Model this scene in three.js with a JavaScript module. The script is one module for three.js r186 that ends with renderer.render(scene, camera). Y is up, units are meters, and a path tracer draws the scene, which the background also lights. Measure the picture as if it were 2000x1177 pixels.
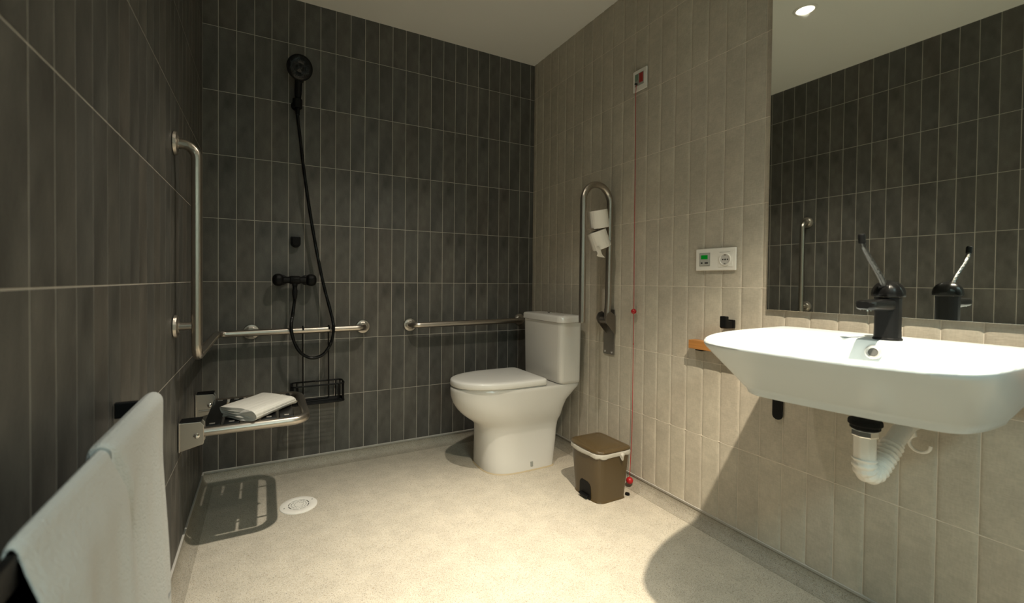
import * as THREE from 'three';
import { RoundedBoxGeometry } from 'three/addons/geometries/RoundedBoxGeometry.js';
import { mergeGeometries, mergeVertices, toCreasedNormals } from 'three/addons/utils/BufferGeometryUtils.js';
import { RectAreaLightUniformsLib } from 'three/addons/lights/RectAreaLightUniformsLib.js';

// ───────────── scene, camera, exposure ─────────────
const scene = new THREE.Scene();
scene.background = new THREE.Color(0x05060a);
RectAreaLightUniformsLib.init();
const IW = 2000, IH = 1177, FPX = 850.07, PPX = 951.42, PPY = 561.8;
const camera = new THREE.PerspectiveCamera(2 * Math.atan(IH / 2 / FPX) * 180 / Math.PI, IW / IH, 0.02, 30);
{
  const yaw = 0.4729, pitch = -0.0156, roll = 0.0097;
  const r = new THREE.Vector3(Math.cos(yaw), 0, Math.sin(yaw)), f = new THREE.Vector3(Math.sin(yaw), 0, -Math.cos(yaw)), u = new THREE.Vector3(0, 1, 0);
  const f2 = f.clone().multiplyScalar(Math.cos(pitch)).addScaledVector(u, Math.sin(pitch));
  const u2 = u.clone().multiplyScalar(Math.cos(pitch)).addScaledVector(f, -Math.sin(pitch));
  const r3 = r.clone().multiplyScalar(Math.cos(roll)).addScaledVector(u2, Math.sin(roll));
  const u3 = u2.clone().multiplyScalar(Math.cos(roll)).addScaledVector(r, -Math.sin(roll));
  camera.quaternion.setFromRotationMatrix(new THREE.Matrix4().makeBasis(r3, u3, f2.clone().negate()));
  camera.position.set(0.262, 0.984, 2.4513);
  camera.setViewOffset(IW, IH, IW / 2 - PPX, IH / 2 - PPY, IW, IH);
  camera.focus = 2.1; camera.userData.fStop = 3.2;
}
const renderer = new THREE.WebGLRenderer({ antialias: true });
renderer.toneMapping = THREE.LinearToneMapping;
renderer.toneMappingExposure = 1.0;
renderer.shadowMap.enabled = true;
// lamps: two ceiling downlights in the room, one unseen panel in a corridor out of view behind the camera
const LAMPS = [[0.915, 1.165], [0.93, 2.35]], LAMP_RGB = [[1.0, 0.92, 0.77], [1.0, 0.885, 0.69]];  // second downlight is out of view, placed from the shadows below the basin
const BEAMS = [[[14, 0.44, 1, 0.62, 1.1], [5.2, 0.85, 1, 0.72, 0.8], [0.5, 1.3, 1]], [[34, 0.54, 0.8, 1.30, 1.70], [2.5, 1.0, 1], [0.4, 1.3, 1]]];   // candela, half-angle, penumbra and floor aim (x, z) of the lobes of each swivelling downlight
const UNSEEN_HALL_RGB = [0.74, 1.0, 0.98], UNSEEN_HALL_INTENSITY = 34;  // unseen corridor lamp; tint and strength chosen for the cool side light

// ───────────── dimensions (metres; origin = back-left corner on the floor, x along the back wall, z towards the camera) ─────────────
const WD = 1.856, HC = 2.409, ZR = 3.3, CAPY = 0.05, TILEY = 0.0587, ROW = 0.3034, COL = 0.0765, COLR = 0.0775;

// ───────────── helpers ─────────────
let seed = 1234567;
function rnd() { seed |= 0; seed = seed + 0x6D2B79F5 | 0; let t = Math.imul(seed ^ seed >>> 15, 1 | seed); t = t + Math.imul(t ^ t >>> 7, 61 | t) ^ t; return ((t ^ t >>> 14) >>> 0) / 4294967296; }
const V = (x, y, z) => new THREE.Vector3(x, y, z);
const lerp = (a, b, t) => a + (b - a) * t, clamp = (x, a, b) => Math.min(b, Math.max(a, x));
const smooth = (a, b, x) => { const t = clamp((x - a) / (b - a), 0, 1); return t * t * (3 - 2 * t); };
const used = {};
function numbered(n) { const k = used[n] = (used[n] ?? -1) + 1; return k ? n + '_' + String(k).padStart(3, '0') : n; }
function thing(name, label, category, pos = [0, 0, 0], group) {
  const o = new THREE.Group(); o.name = numbered(name); o.position.set(...pos); o.userData = { label, category };
  if (group) o.userData.group = group;
  scene.add(o); return o;
}
function struct(name, geometry, material) {
  const o = geometry ? new THREE.Mesh(geometry, material) : new THREE.Group(); o.name = name; o.userData.kind = 'structure'; scene.add(o); return o;
}
// geometry is given in world coordinates and moved into the thing's own frame
function part(name, geometry, material, parent, label) {
  const g = geometry;
  let root = parent; const p = V(0, 0, 0);
  while (root && root !== scene) { p.add(root.position); root = root.parent; }
  g.translate(-p.x, -p.y, -p.z);
  const m = new THREE.Mesh(g, material); m.name = name; if (label) m.userData.label = label;
  parent.add(m); return m;
}
function box(x0, x1, y0, y1, z0, z1, r = 0, seg = 2) {
  const w = Math.abs(x1 - x0), h = Math.abs(y1 - y0), d = Math.abs(z1 - z0);
  const g = r > 0 ? new RoundedBoxGeometry(w, h, d, seg, Math.min(r, w / 2.01, h / 2.01, d / 2.01)) : new THREE.BoxGeometry(w, h, d);
  g.translate((x0 + x1) / 2, (y0 + y1) / 2, (z0 + z1) / 2); return g;
}
function cyl(c, axis, r0, r1, len, seg = 32) {       // centred cylinder / cone along an axis, bevelled a little
  const b = Math.min(0.0015, len / 4, r0 / 3, r1 / 3);
  const g = new THREE.LatheGeometry([[0, -len / 2], [r0 - b, -len / 2], [r0, -len / 2 + b], [r1, len / 2 - b], [r1 - b, len / 2], [0, len / 2]].map(p => new THREE.Vector2(...p)), seg);
  return orient(toCreasedNormals(g, 0.6), c, axis);
}
function orient(g, c, axis) {
  g.applyQuaternion(new THREE.Quaternion().setFromUnitVectors(V(0, 1, 0), V(...axis).normalize())); g.translate(...c); return g;
}
function lathe(pts, c, axis = [0, 1, 0], seg = 48, crease = 0.7) {
  const g = toCreasedNormals(new THREE.LatheGeometry(pts.map(p => new THREE.Vector2(...p)), seg), crease);
  return orient(g, c, axis);
}
const sphere = (c, r, sx = 1, sy = 1, sz = 1, n = 24) => { const g = new THREE.SphereGeometry(r, n, n * 0.66 | 0); g.scale(sx, sy, sz); g.translate(...c); return g; };
// a polyline with its corners rounded by arcs
function rounded(pts, bend, steps = 8) {
  const out = [pts[0].clone()];
  for (let i = 1; i < pts.length - 1; i++) {
    const p = pts[i], a = pts[i - 1].clone().sub(p), b = pts[i + 1].clone().sub(p), la = a.length(), lb = b.length();
    a.normalize(); b.normalize();
    const half = Math.acos(clamp(a.dot(b), -1, 1)) / 2, d = Math.min(bend / Math.tan(half), la * (i === 1 ? 0.93 : 0.49), lb * (i === pts.length - 2 ? 0.93 : 0.49)), r = d * Math.tan(half);
    const bis = a.clone().add(b).normalize(), cen = p.clone().addScaledVector(bis, r / Math.sin(half));
    const s = p.clone().addScaledVector(a, d).sub(cen), e = p.clone().addScaledVector(b, d).sub(cen), ang = Math.PI - 2 * half;
    const ax = s.clone().cross(e).normalize();
    for (let k = 0; k <= steps; k++) out.push(cen.clone().add(s.clone().applyAxisAngle(ax, ang * k / steps)));
  }
  out.push(pts[pts.length - 1].clone()); return out;
}
function curvePts(pts, n) { return new THREE.CatmullRomCurve3(pts.map(p => V(...p)), false, 'centripetal').getSpacedPoints(n); }
// sweep a circle (or a flat oval) along points; radius may be a function of t
function sweep(P, radius, sides = 16, cap = true, flat = null) {
  const n = P.length, T = [];
  for (let i = 0; i < n; i++) T.push(P[Math.min(n - 1, i + 1)].clone().sub(P[Math.max(0, i - 1)]).normalize());
  let N = Math.abs(T[0].y) < 0.9 ? V(0, 1, 0) : V(1, 0, 0); N.addScaledVector(T[0], -N.dot(T[0])).normalize();
  const pos = [], idx = [], uv = []; let len = 0;
  for (let i = 0; i < n; i++) {
    if (i) { N.addScaledVector(T[i], -N.dot(T[i])).normalize(); len += P[i].distanceTo(P[i - 1]); }
    const B = T[i].clone().cross(N), r = typeof radius === 'function' ? radius(i / (n - 1)) : radius;
    for (let k = 0; k < sides; k++) {
      const a = k / sides * 2 * Math.PI, c = Math.cos(a) * r, s = Math.sin(a) * r * (flat ?? 1);
      pos.push(P[i].x + N.x * c + B.x * s, P[i].y + N.y * c + B.y * s, P[i].z + N.z * c + B.z * s); uv.push(k / sides, len);
    }
  }
  for (let i = 0; i < n - 1; i++) for (let k = 0; k < sides; k++) {
    const a = i * sides + k, b = i * sides + (k + 1) % sides; idx.push(a, b, a + sides, b, b + sides, a + sides);
  }
  if (cap) for (const [i, f] of [[0, 1], [n - 1, 0]]) {
    const c = pos.length / 3; pos.push(P[i].x, P[i].y, P[i].z); uv.push(0.5, 0);
    for (let k = 0; k < sides; k++) { const a = i * sides + k, b = i * sides + (k + 1) % sides; f ? idx.push(c, b, a) : idx.push(c, a, b); }
  }
  const g = new THREE.BufferGeometry();
  g.setAttribute('position', new THREE.Float32BufferAttribute(pos, 3)); g.setAttribute('uv', new THREE.Float32BufferAttribute(uv, 2)); g.setIndex(idx);
  return toCreasedNormals(g, 0.9);
}
const pipe = (pts, r, bend = 0.03, sides = 16) => sweep(rounded(pts.map(p => V(...p)), bend), r, sides);
// skin closed rings (arrays of Vector3, all of one length); caps close the first and last
function loft(rings, cap0 = true, cap1 = true, crease = 0.75) {
  const n = rings[0].length, pos = [], idx = [], uv = [];
  rings.forEach((r, j) => r.forEach((p, k) => { pos.push(p.x, p.y, p.z); uv.push(k / n * 2, p.y * 2); }));
  for (let j = 0; j < rings.length - 1; j++) for (let k = 0; k < n; k++) {
    const a = j * n + k, b = j * n + (k + 1) % n; idx.push(a, a + n, b, b, a + n, b + n);
  }
  const end = (j, flip) => {
    const c = V(0, 0, 0); rings[j].forEach(p => c.addScaledVector(p, 1 / n)); const ci = pos.length / 3; pos.push(c.x, c.y, c.z); uv.push(0, 0);
    for (let k = 0; k < n; k++) { const a = j * n + k, b = j * n + (k + 1) % n; flip ? idx.push(ci, b, a) : idx.push(ci, a, b); }
  };
  if (cap0) end(0, false); if (cap1) end(rings.length - 1, true);
  const g = new THREE.BufferGeometry();
  g.setAttribute('position', new THREE.Float32BufferAttribute(pos, 3)); g.setAttribute('uv', new THREE.Float32BufferAttribute(uv, 2)); g.setIndex(idx);
  return toCreasedNormals(g, crease);
}
function rectRing(x0, x1, z0, z1, r, y, per = 8) {    // rounded rectangle, counter-clockwise seen from below
  const out = [];
  for (const [cx, cz, a0] of [[x1 - r, z1 - r, 0], [x0 + r, z1 - r, 1], [x0 + r, z0 + r, 2], [x1 - r, z0 + r, 3]])
    for (let k = 0; k <= per; k++) { const a = (a0 + k / per) * Math.PI / 2; out.push(V(cx + r * Math.cos(a), y, cz + r * Math.sin(a))); }
  return out;
}
function extrude(pts, depth, bevel = 0) {             // pts in a plane, extruded along +z of that plane
  const s = new THREE.Shape(pts.map(p => new THREE.Vector2(...p)));
  return new THREE.ExtrudeGeometry(s, { depth: depth - 2 * bevel, bevelEnabled: bevel > 0, bevelThickness: bevel, bevelSize: bevel, bevelOffset: -bevel, bevelSegments: 2, curveSegments: 12 }).translate(0, 0, bevel);
}

// ───────────── procedural textures ─────────────
function hash(i, j, s) { let h = Math.imul(i, 374761393) + Math.imul(j, 668265263) + Math.imul(s, 974634541); h = Math.imul(h ^ h >>> 13, 1274126177); return ((h ^ h >>> 16) >>> 0) / 4294967296; }
function vnoise(x, y, px, py, s) {
  const i = Math.floor(x), j = Math.floor(y), u = x - i, v = y - j, a = u * u * (3 - 2 * u), b = v * v * (3 - 2 * v);
  const h = (p, q) => hash(((p % px) + px) % px, ((q % py) + py) % py, s);
  return lerp(lerp(h(i, j), h(i + 1, j), a), lerp(h(i, j + 1), h(i + 1, j + 1), a), b);
}
function texture(w, h, fn, srgb) {
  const d = new Uint8Array(w * h * 4);
  for (let j = 0; j < h; j++) for (let i = 0; i < w; i++) { const c = fn(i / w, j / h, i, j), o = (j * w + i) * 4; for (let k = 0; k < 3; k++) d[o + k] = clamp(Math.round((Array.isArray(c) ? c[k] : c) * 255), 0, 255); d[o + 3] = 255; }
  const t = new THREE.DataTexture(d, w, h); t.wrapS = t.wrapT = THREE.RepeatWrapping; t.magFilter = THREE.LinearFilter; t.minFilter = THREE.LinearMipmapLinearFilter; t.generateMipmaps = true;
  if (srgb) t.colorSpace = THREE.SRGBColorSpace; t.needsUpdate = true; return t;
}
// cement-like tile: broad clouds, vertical drawn streaks, fine grain (multiplies the tile tint)
const cementMap = texture(512, 512, (x, y) => {
  const n = 0.5 * vnoise(x * 5, y * 4, 5, 4, 1) + 0.36 * vnoise(x * 14, y * 8, 14, 8, 2) + 0.14 * vnoise(x * 34, y * 12, 34, 12, 3);
  const g = vnoise(x * 170, y * 120, 170, 120, 4);
  return 0.66 + 0.40 * n - 0.06 * g;
}, true);
const cementBump = texture(512, 512, (x, y) => 0.5 * vnoise(x * 90, y * 40, 90, 40, 6) + 0.3 * vnoise(x * 23, y * 11, 23, 11, 7));
const linenMap = texture(512, 512, (x, y) => {
  const n = 0.6 * vnoise(x * 5, y * 5, 5, 5, 11) + 0.4 * vnoise(x * 19, y * 19, 19, 19, 12), w = vnoise(x * 150, y * 40, 150, 40, 13) + vnoise(x * 40, y * 150, 40, 150, 14);
  return 0.86 + 0.1 * n + 0.04 * (w - 1);
}, true);
const linenBump = texture(512, 512, (x, y) => 0.5 * (vnoise(x * 128, y * 50, 128, 50, 15) + vnoise(x * 50, y * 128, 50, 128, 16)));
// speckled safety vinyl: pale base, tan and dark chips
const vinylMap = texture(1024, 1024, (x, y) => {
  let v = 0.80 + 0.05 * (vnoise(x * 9, y * 9, 9, 9, 21) - 0.5) + 0.07 * (vnoise(x * 330, y * 330, 330, 330, 22) - 0.5);
  let c = [v, v * 0.955, v * 0.87];
  const s = vnoise(x * 300, y * 300, 300, 300, 23), t = vnoise(x * 220, y * 220, 220, 220, 24), q = vnoise(x * 330, y * 330, 330, 330, 25);
  if (s > 0.74) c = c.map(k => k * lerp(1, 0.62, smooth(0.74, 0.86, s)));
  if (t > 0.80) { const m = 0.8 * smooth(0.80, 0.90, t); c = [lerp(c[0], 0.58, m), lerp(c[1], 0.50, m), lerp(c[2], 0.40, m)]; }
  if (q > 0.80) c = c.map(k => lerp(k, 0.95, smooth(0.80, 0.92, q) * 0.8));
  return c;
}, true);
const woodMap = texture(512, 256, (x, y) => {
  const b = Math.floor(y * 6), w = vnoise(x * 3, y * 40 + b * 7, 3, 64, 31), f = vnoise(x * 8, y * 120, 8, 120, 32), t = 0.88 + 0.12 * hash(b, Math.floor(x * 2 + b * 0.37), 33);
  const v = t * (0.82 + 0.14 * w + 0.08 * f); return [v * 0.80, v * 0.56, v * 0.31];
}, true);
const terryBump = texture(512, 512, (x, y) => 0.6 * vnoise(x * 140, y * 140, 140, 140, 41) + 0.4 * vnoise(x * 60, y * 70, 60, 70, 42));
const brushMap = texture(256, 256, (x, y) => 0.75 + 0.25 * vnoise(x * 90, y * 4, 90, 4, 51));

// ───────────── materials ─────────────
const std = (rgb, roughness, o = {}) => new THREE.MeshStandardMaterial({ color: new THREE.Color().setRGB(...rgb), roughness, ...o });
const phy = (rgb, roughness, o = {}) => new THREE.MeshPhysicalMaterial({ color: new THREE.Color().setRGB(...rgb), roughness, ...o });
const cementRep = cementMap, M = {
  grout: std([0.46, 0.43, 0.38], 0.9), groutLight: std([0.72, 0.65, 0.55], 0.9),
  darkRearWall: std([0.11, 0.105, 0.095], 0.8), plaster: std([0.66, 0.63, 0.57], 0.95), ceiling: std([0.80, 0.78, 0.72], 0.95),
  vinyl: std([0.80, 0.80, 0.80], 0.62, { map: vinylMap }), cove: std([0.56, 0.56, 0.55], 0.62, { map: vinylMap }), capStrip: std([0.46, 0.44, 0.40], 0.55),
  steel: std([0.44, 0.40, 0.35], 0.33, { metalness: 1 }), steelPlate: std([0.47, 0.43, 0.38], 0.42, { metalness: 1 }), satin: std([0.72, 0.72, 0.70], 0.3, { metalness: 0.6 }), foldSteel: std([0.26, 0.235, 0.21], 0.4, { metalness: 1 }), chrome: std([0.78, 0.77, 0.75], 0.08, { metalness: 1 }),
  black: phy([0.005, 0.005, 0.005], 0.5, { specularIntensity: 0.35 }), blackSoft: phy([0.006, 0.006, 0.006], 0.66, { specularIntensity: 0.3 }), blackGloss: phy([0.005, 0.005, 0.005], 0.3, { specularIntensity: 0.5 }),
  ceramic: phy([0.57, 0.62, 0.64], 0.24, { specularIntensity: 0.3 }), seatPlastic: phy([0.74, 0.72, 0.68], 0.25),
  ceramicToilet: phy([0.62, 0.595, 0.55], 0.16),
  whitePlastic: std([0.76, 0.73, 0.67], 0.38), greyPlastic: std([0.30, 0.30, 0.27], 0.45), darkHole: std([0.02, 0.02, 0.02], 0.8),
  red: std([0.42, 0.012, 0.016], 0.4), green: std([0.0, 0.16, 0.01], 0.3, { emissive: new THREE.Color().setRGB(0.0, 0.16, 0.01), emissiveIntensity: 0.35 }),
  lensRed: std([0.30, 0.02, 0.015], 0.3), lensGreen: std([0.16, 0.24, 0.17], 0.35),
  bin: phy([0.078, 0.052, 0.022], 0.33), liner: std([0.46, 0.44, 0.39], 0.6), paper: std([0.80, 0.76, 0.69], 0.95), card: std([0.4, 0.3, 0.2], 0.9),
  wood: std([0.82, 0.78, 0.72], 0.45, { map: woodMap }), towel: std([0.44, 0.45, 0.44], 0.98, { bumpMap: terryBump, bumpScale: 0.0012 }),
  mirror: std([0.93, 0.97, 0.93], 0.015, { metalness: 1 }), mirrorEdge: std([0.20, 0.27, 0.22], 0.2), aluminium: std([0.7, 0.68, 0.64], 0.4, { metalness: 1 }),
  glow: std([0.9, 0.9, 0.9], 0.5, { emissive: new THREE.Color().setRGB(1.0, 0.9, 0.74), emissiveIntensity: 3 }),
  glowUnseenHall: std([0.9, 0.9, 0.9], 0.5, { emissive: new THREE.Color().setRGB(...UNSEEN_HALL_RGB), emissiveIntensity: 2 }),
};
const darkTints = [[0.128, 0.122, 0.108], [0.117, 0.114, 0.103], [0.138, 0.130, 0.114], [0.122, 0.119, 0.109], [0.134, 0.123, 0.107], [0.111, 0.107, 0.097]]
  .map(c => std(c, 0.5, { map: cementMap, bumpMap: cementBump, bumpScale: 0.0004 }));
const beigeTints = [[0.565, 0.512, 0.415], [0.545, 0.492, 0.40], [0.585, 0.53, 0.43], [0.555, 0.498, 0.405]]
  .map(c => std(c, 0.55, { map: linenMap, bumpMap: linenBump, bumpScale: 0.0004 }));

// ───────────── room shell ─────────────
function planUV(g) { const p = g.attributes.position, n = g.attributes.normal, uv = new Float32Array(p.count * 2);
  for (let i = 0; i < p.count; i++) { const ax = Math.abs(n.getX(i)), ay = Math.abs(n.getY(i)), az = Math.abs(n.getZ(i));
    const [u, v] = ay >= ax && ay >= az ? [p.getX(i), p.getZ(i)] : ax >= az ? [p.getZ(i), p.getY(i)] : [p.getX(i), p.getY(i)]; uv[2 * i] = u / 0.36; uv[2 * i + 1] = v / 0.36; }
  g.setAttribute('uv', new THREE.BufferAttribute(uv, 2)); return g; }
struct('floor', planUV(box(-0.12, WD + 0.12, -0.12, 0, -0.12, ZR + 0.12)), M.vinyl);
struct('ceiling', box(-0.12, WD + 0.12, HC, HC + 0.12, -0.12, ZR + 0.12), M.ceiling);
const unseenDoor = { x0: 0.12, x1: 1.04, y1: 2.08 };  // unseen doorway and corridor, laid out so cool light reaches basin and towel
{
  const w = struct('wall_rear_unseen');
  const slab = (a) => part('wall_panel', box(...a), M.darkRearWall, w);  // wall out of view, kept dark to cut light bounced into the room
  slab([-0.12, unseenDoor.x0, 0, HC, ZR, ZR + 0.12]); slab([unseenDoor.x1, WD + 0.12, 0, HC, ZR, ZR + 0.12]); slab([unseenDoor.x0, unseenDoor.x1, unseenDoor.y1, HC, ZR, ZR + 0.12]);
  const d = struct('unseen_door_1');
  part('door_frame', box(unseenDoor.x0 - 0.05, unseenDoor.x0, 0, unseenDoor.y1 + 0.05, ZR - 0.012, ZR, 0.003), M.whitePlastic, d);
  part('door_frame', box(unseenDoor.x1, unseenDoor.x1 + 0.05, 0, unseenDoor.y1 + 0.05, ZR - 0.012, ZR, 0.003), M.whitePlastic, d);
  part('door_frame', box(unseenDoor.x0, unseenDoor.x1, unseenDoor.y1, unseenDoor.y1 + 0.05, ZR - 0.012, ZR, 0.003), M.whitePlastic, d);
  struct('floor_unseen_hall', planUV(box(-0.4, 2.3, -0.12, 0, ZR + 0.12, 4.7)), M.vinyl);
  struct('ceiling_unseen_hall', box(-0.4, 2.3, HC, HC + 0.12, ZR + 0.12, 4.7), M.ceiling);
  struct('wall_unseen_hall_far', box(-0.4, 2.3, 0, HC, 4.7, 4.82), M.plaster);
  struct('wall_unseen_hall_left', box(-0.52, -0.4, 0, HC, ZR + 0.12, 4.82), M.plaster);
  struct('wall_unseen_hall_right', box(2.3, 2.42, 0, HC, ZR + 0.12, 4.82), M.plaster);
  struct('wall_unseen_hall_near', box(-0.52, -0.12, 0, HC, ZR, ZR + 0.12), M.plaster);
  struct('wall_unseen_hall_corner', box(WD + 0.12, 2.42, 0, HC, ZR, ZR + 0.12), M.plaster);
}
// one flat tile with chamfered edges: front at z = d, 0..w, 0..h
function flatTile(w, h, d, b, u0, v0, s) {
  const P = [], U = [], I = [];
  const ring = (m, z) => { for (const [x, y] of [[m, m], [w - m, m], [w - m, h - m], [m, h - m]]) { P.push(x, y, z); U.push(u0 + x / s, v0 + y / s); } };
  ring(0, 0); ring(0, d - b); ring(b, d);
  for (let j = 0; j < 2; j++) for (let k = 0; k < 4; k++) { const a = j * 4 + k, c = j * 4 + (k + 1) % 4; I.push(a, c, a + 4, c, c + 4, a + 4); }
  I.push(8, 9, 10, 8, 10, 11);
  const g = new THREE.BufferGeometry(); g.setAttribute('position', new THREE.Float32BufferAttribute(P, 3)); g.setAttribute('uv', new THREE.Float32BufferAttribute(U, 2)); g.setIndex(I);
  return toCreasedNormals(g, 0.3);
}
// pillowed tile: its face swells across the width and rolls off at the long edges
function pillowTile(w, h, d, u0, v0, s) {
  const P = [], U = [], I = [], xs = [0, 0.0025, 0.006, 0.013, w / 2, w - 0.013, w - 0.006, w - 0.0025, w].filter((x, i, a) => i === 0 || x > a[i - 1]);
  const z = x => { const e = Math.min(x, w - x); return d * (1 - 0.58 * Math.exp(-e / 0.0045)) ; };
  const ys = [0, 0.002, h - 0.002, h];
  ys.forEach((y, j) => xs.forEach((x) => { P.push(x, y, j === 0 || j === 3 ? z(x) - 0.0006 : z(x)); U.push(u0 + x / s, v0 + y / s); }));
  const n = xs.length;
  for (let j = 0; j < 3; j++) for (let i = 0; i < n - 1; i++) { const a = j * n + i; I.push(a, a + 1, a + n, a + 1, a + n + 1, a + n); }
  const g = new THREE.BufferGeometry(); g.setAttribute('position', new THREE.Float32BufferAttribute(P, 3)); g.setAttribute('uv', new THREE.Float32BufferAttribute(U, 2)); g.setIndex(I); g.computeVertexNormals();
  return g;
}
// lay tiles over a wall; place(u, y, mesh) puts a tile whose lower corner is at u along the wall
function tileWall(wall, edges, seenTo, make, mats, quat, at, gap) {
  const cache = {}, rest = [];
  const rows = []; for (let k = -1; k < 9; k++) { const y0 = TILEY + k * ROW, y1 = y0 + ROW; if (k < 0) continue; if (y0 < HC - 0.01) rows.push([y0, Math.min(y1, HC + gap)]); }
  for (let i = 0; i < edges.length - 1; i++) for (const [y0, y1] of rows) {
    const w = edges[i + 1] - edges[i] - gap, h = y1 - y0 - gap, v = rnd() * 5 | 0, key = [w.toFixed(4), h.toFixed(4), v].join();
    if (w < 0.004) continue;
    const g = cache[key] ??= make(w, h, v * 0.37 + 0.11, v * 0.23 + 0.05);
    const mat = mats[rnd() * mats.length | 0], u = edges[i] + gap / 2, y = y0 + gap / 2;
    if (Math.max(edges[i], edges[i + 1]) > seenTo) { const c = g.clone().applyQuaternion(quat); c.translate(...at(u, y, w)); rest.push(c); continue; }
    const m = new THREE.Mesh(g, mat); m.name = 'tile'; m.quaternion.copy(quat); m.position.set(...at(u, y, w)); wall.add(m);
  }
  if (rest.length) { const m = new THREE.Mesh(mergeGeometries(rest.map(g => g.index ? g.toNonIndexed() : g)), mats[0]); m.name = 'tile_field'; m.userData.kind = 'stuff'; wall.add(m); }
}
const range = (first, pitch, end) => { const e = [0]; for (let x = first; x < end - 0.004; x += pitch) e.push(x); e.push(end); return e; };
const dark = (w, h, u, v) => flatTile(w, h, 0.0006, 0.0003, u, v, 0.35), beige = (w, h, u, v) => pillowTile(w, h, 0.0050, u, v, 0.35);
{
  const wb = struct('wall_back'); part('grout_bed', box(-0.12, WD + 0.12, 0, HC, -0.12, 0), M.grout, wb);
  tileWall(wb, range(0.0641, COL, WD), 9, dark, darkTints, new THREE.Quaternion(), (u, y) => [u, y, 0], 0.0026);
  const wl = struct('wall_left'); part('grout_bed', box(-0.12, 0, 0, HC, 0, ZR), M.grout, wl);
  tileWall(wl, range(0.0235, COL, ZR), 2.02, dark, darkTints, new THREE.Quaternion().setFromAxisAngle(V(0, 1, 0), Math.PI / 2), (u, y, w) => [0, y, u + w], 0.0026);
  const wr = struct('wall_right'); part('grout_bed', box(WD - 0.0016, WD + 0.12, 0, HC, 0, ZR), M.groutLight, wr);
  tileWall(wr, range(0.0378, COLR, ZR), 2.4, beige, beigeTints, new THREE.Quaternion().setFromAxisAngle(V(0, 1, 0), -Math.PI / 2), (u, y) => [WD, y, u], 0.0018);
  for (let k = 1; k < 8; k++) part('grout_joint', box(WD - 0.0041, WD, TILEY + k * ROW - 0.0012, TILEY + k * ROW + 0.0012, 0, ZR), M.groutLight, wr);
}
// coved vinyl skirting with a capping strip
function cove(name, a, b, inward) {
  const t = struct(name), r = 0.043, prof = [[0, 0], [0, CAPY], [0.004, CAPY]];
  for (let k = 0; k <= 8; k++) { const q = k / 8 * Math.PI / 2; prof.push([0.004 + r - r * Math.cos(q), r + 0.001 - r * Math.sin(q)]); }
  prof.push([0.004 + r, 0]);
  const strip = (pts) => { const P = [], I = [], U = []; const L = Math.hypot(b[0] - a[0], b[1] - a[1]); let s = 0;
    pts.forEach(([d, y], i) => { if (i) s += Math.hypot(d - pts[i - 1][0], y - pts[i - 1][1]); for (const e of [a, b]) { P.push(e[0] + inward[0] * d, y, e[1] + inward[1] * d); U.push((e === a ? 0 : L) / 0.36, s / 0.36); } });
    for (let i = 0; i < pts.length - 1; i++) { const k = 2 * i; I.push(k, k + 1, k + 2, k + 1, k + 3, k + 2); }
    const g = new THREE.BufferGeometry(); g.setAttribute('position', new THREE.Float32BufferAttribute(P, 3)); g.setAttribute('uv', new THREE.Float32BufferAttribute(U, 2)); g.setIndex(I); return toCreasedNormals(g, 0.6); };
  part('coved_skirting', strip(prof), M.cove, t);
  part('capping_strip', strip([[0, CAPY], [0.0062, CAPY], [0.0068, CAPY + 0.001], [0.0068, TILEY - 0.001], [0.005, TILEY + 0.0005], [0, TILEY + 0.0005]]), M.capStrip, t);
}
cove('baseboard_back', [0, 0], [WD, 0], [0, 1]);
cove('baseboard_left', [0, 0], [0, ZR], [1, 0]);
cove('baseboard_right', [WD, 0], [WD, ZR], [-1, 0]);

// ───────────── lamps ─────────────
LAMPS.forEach(([x, z], i) => {
  const t = thing('ceiling_downlight', ['small round recessed downlight in the ceiling nearer the shower wall', 'small round recessed downlight, out of view in the ceiling above the washbasin side'][i], 'downlight', [x, HC, z], 'recessed ceiling downlights');
  part('trim_ring', lathe([[0.040, 0.0], [0.040, -0.005], [0.043, -0.0065], [0.052, -0.004], [0.054, 0.0]], [x, HC, z]), M.whitePlastic, t);
  part('diffuser', lathe([[0, -0.004], [0.038, -0.004], [0.040, -0.002], [0.040, 0]], [x, HC, z]), M.glow, t);
  for (const [I, angle, pen, ax = x, az = z] of BEAMS[i]) {
    const s = new THREE.SpotLight(new THREE.Color().setRGB(...LAMP_RGB[i]), I, 0, angle, pen, 2);
    s.name = 'downlight_beam'; s.position.set(x, HC - 0.012, z); s.target.position.set(ax, 0, az); s.castShadow = true; s.shadow.mapSize.set(2048, 2048); s.shadow.camera.near = 0.05; s.shadow.bias = -0.0005;
    scene.add(s, s.target);
  }
});
{
  const t = thing('unseen_panel_light', 'unseen square cool ceiling panel behind the camera, placed to light the towel and washbasin front', 'ceiling light', [0.45, HC, 4.0]);
  part('frame', box(0.1, 0.8, HC - 0.02, HC, 3.65, 4.35, 0.004), M.whitePlastic, t);
  part('diffuser', box(0.12, 0.78, HC - 0.023, HC - 0.02, 3.67, 4.33), M.glowUnseenHall, t);
  const l = new THREE.RectAreaLight(new THREE.Color().setRGB(...UNSEEN_HALL_RGB), UNSEEN_HALL_INTENSITY, 0.66, 0.66); l.name = 'unseen_corridor_light'; l.position.set(0.45, HC - 0.026, 4.0); l.lookAt(0.45, 0, 4.0); scene.add(l);  // unseen lamp, placed to light the left wall, towel and basin front
}
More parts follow.
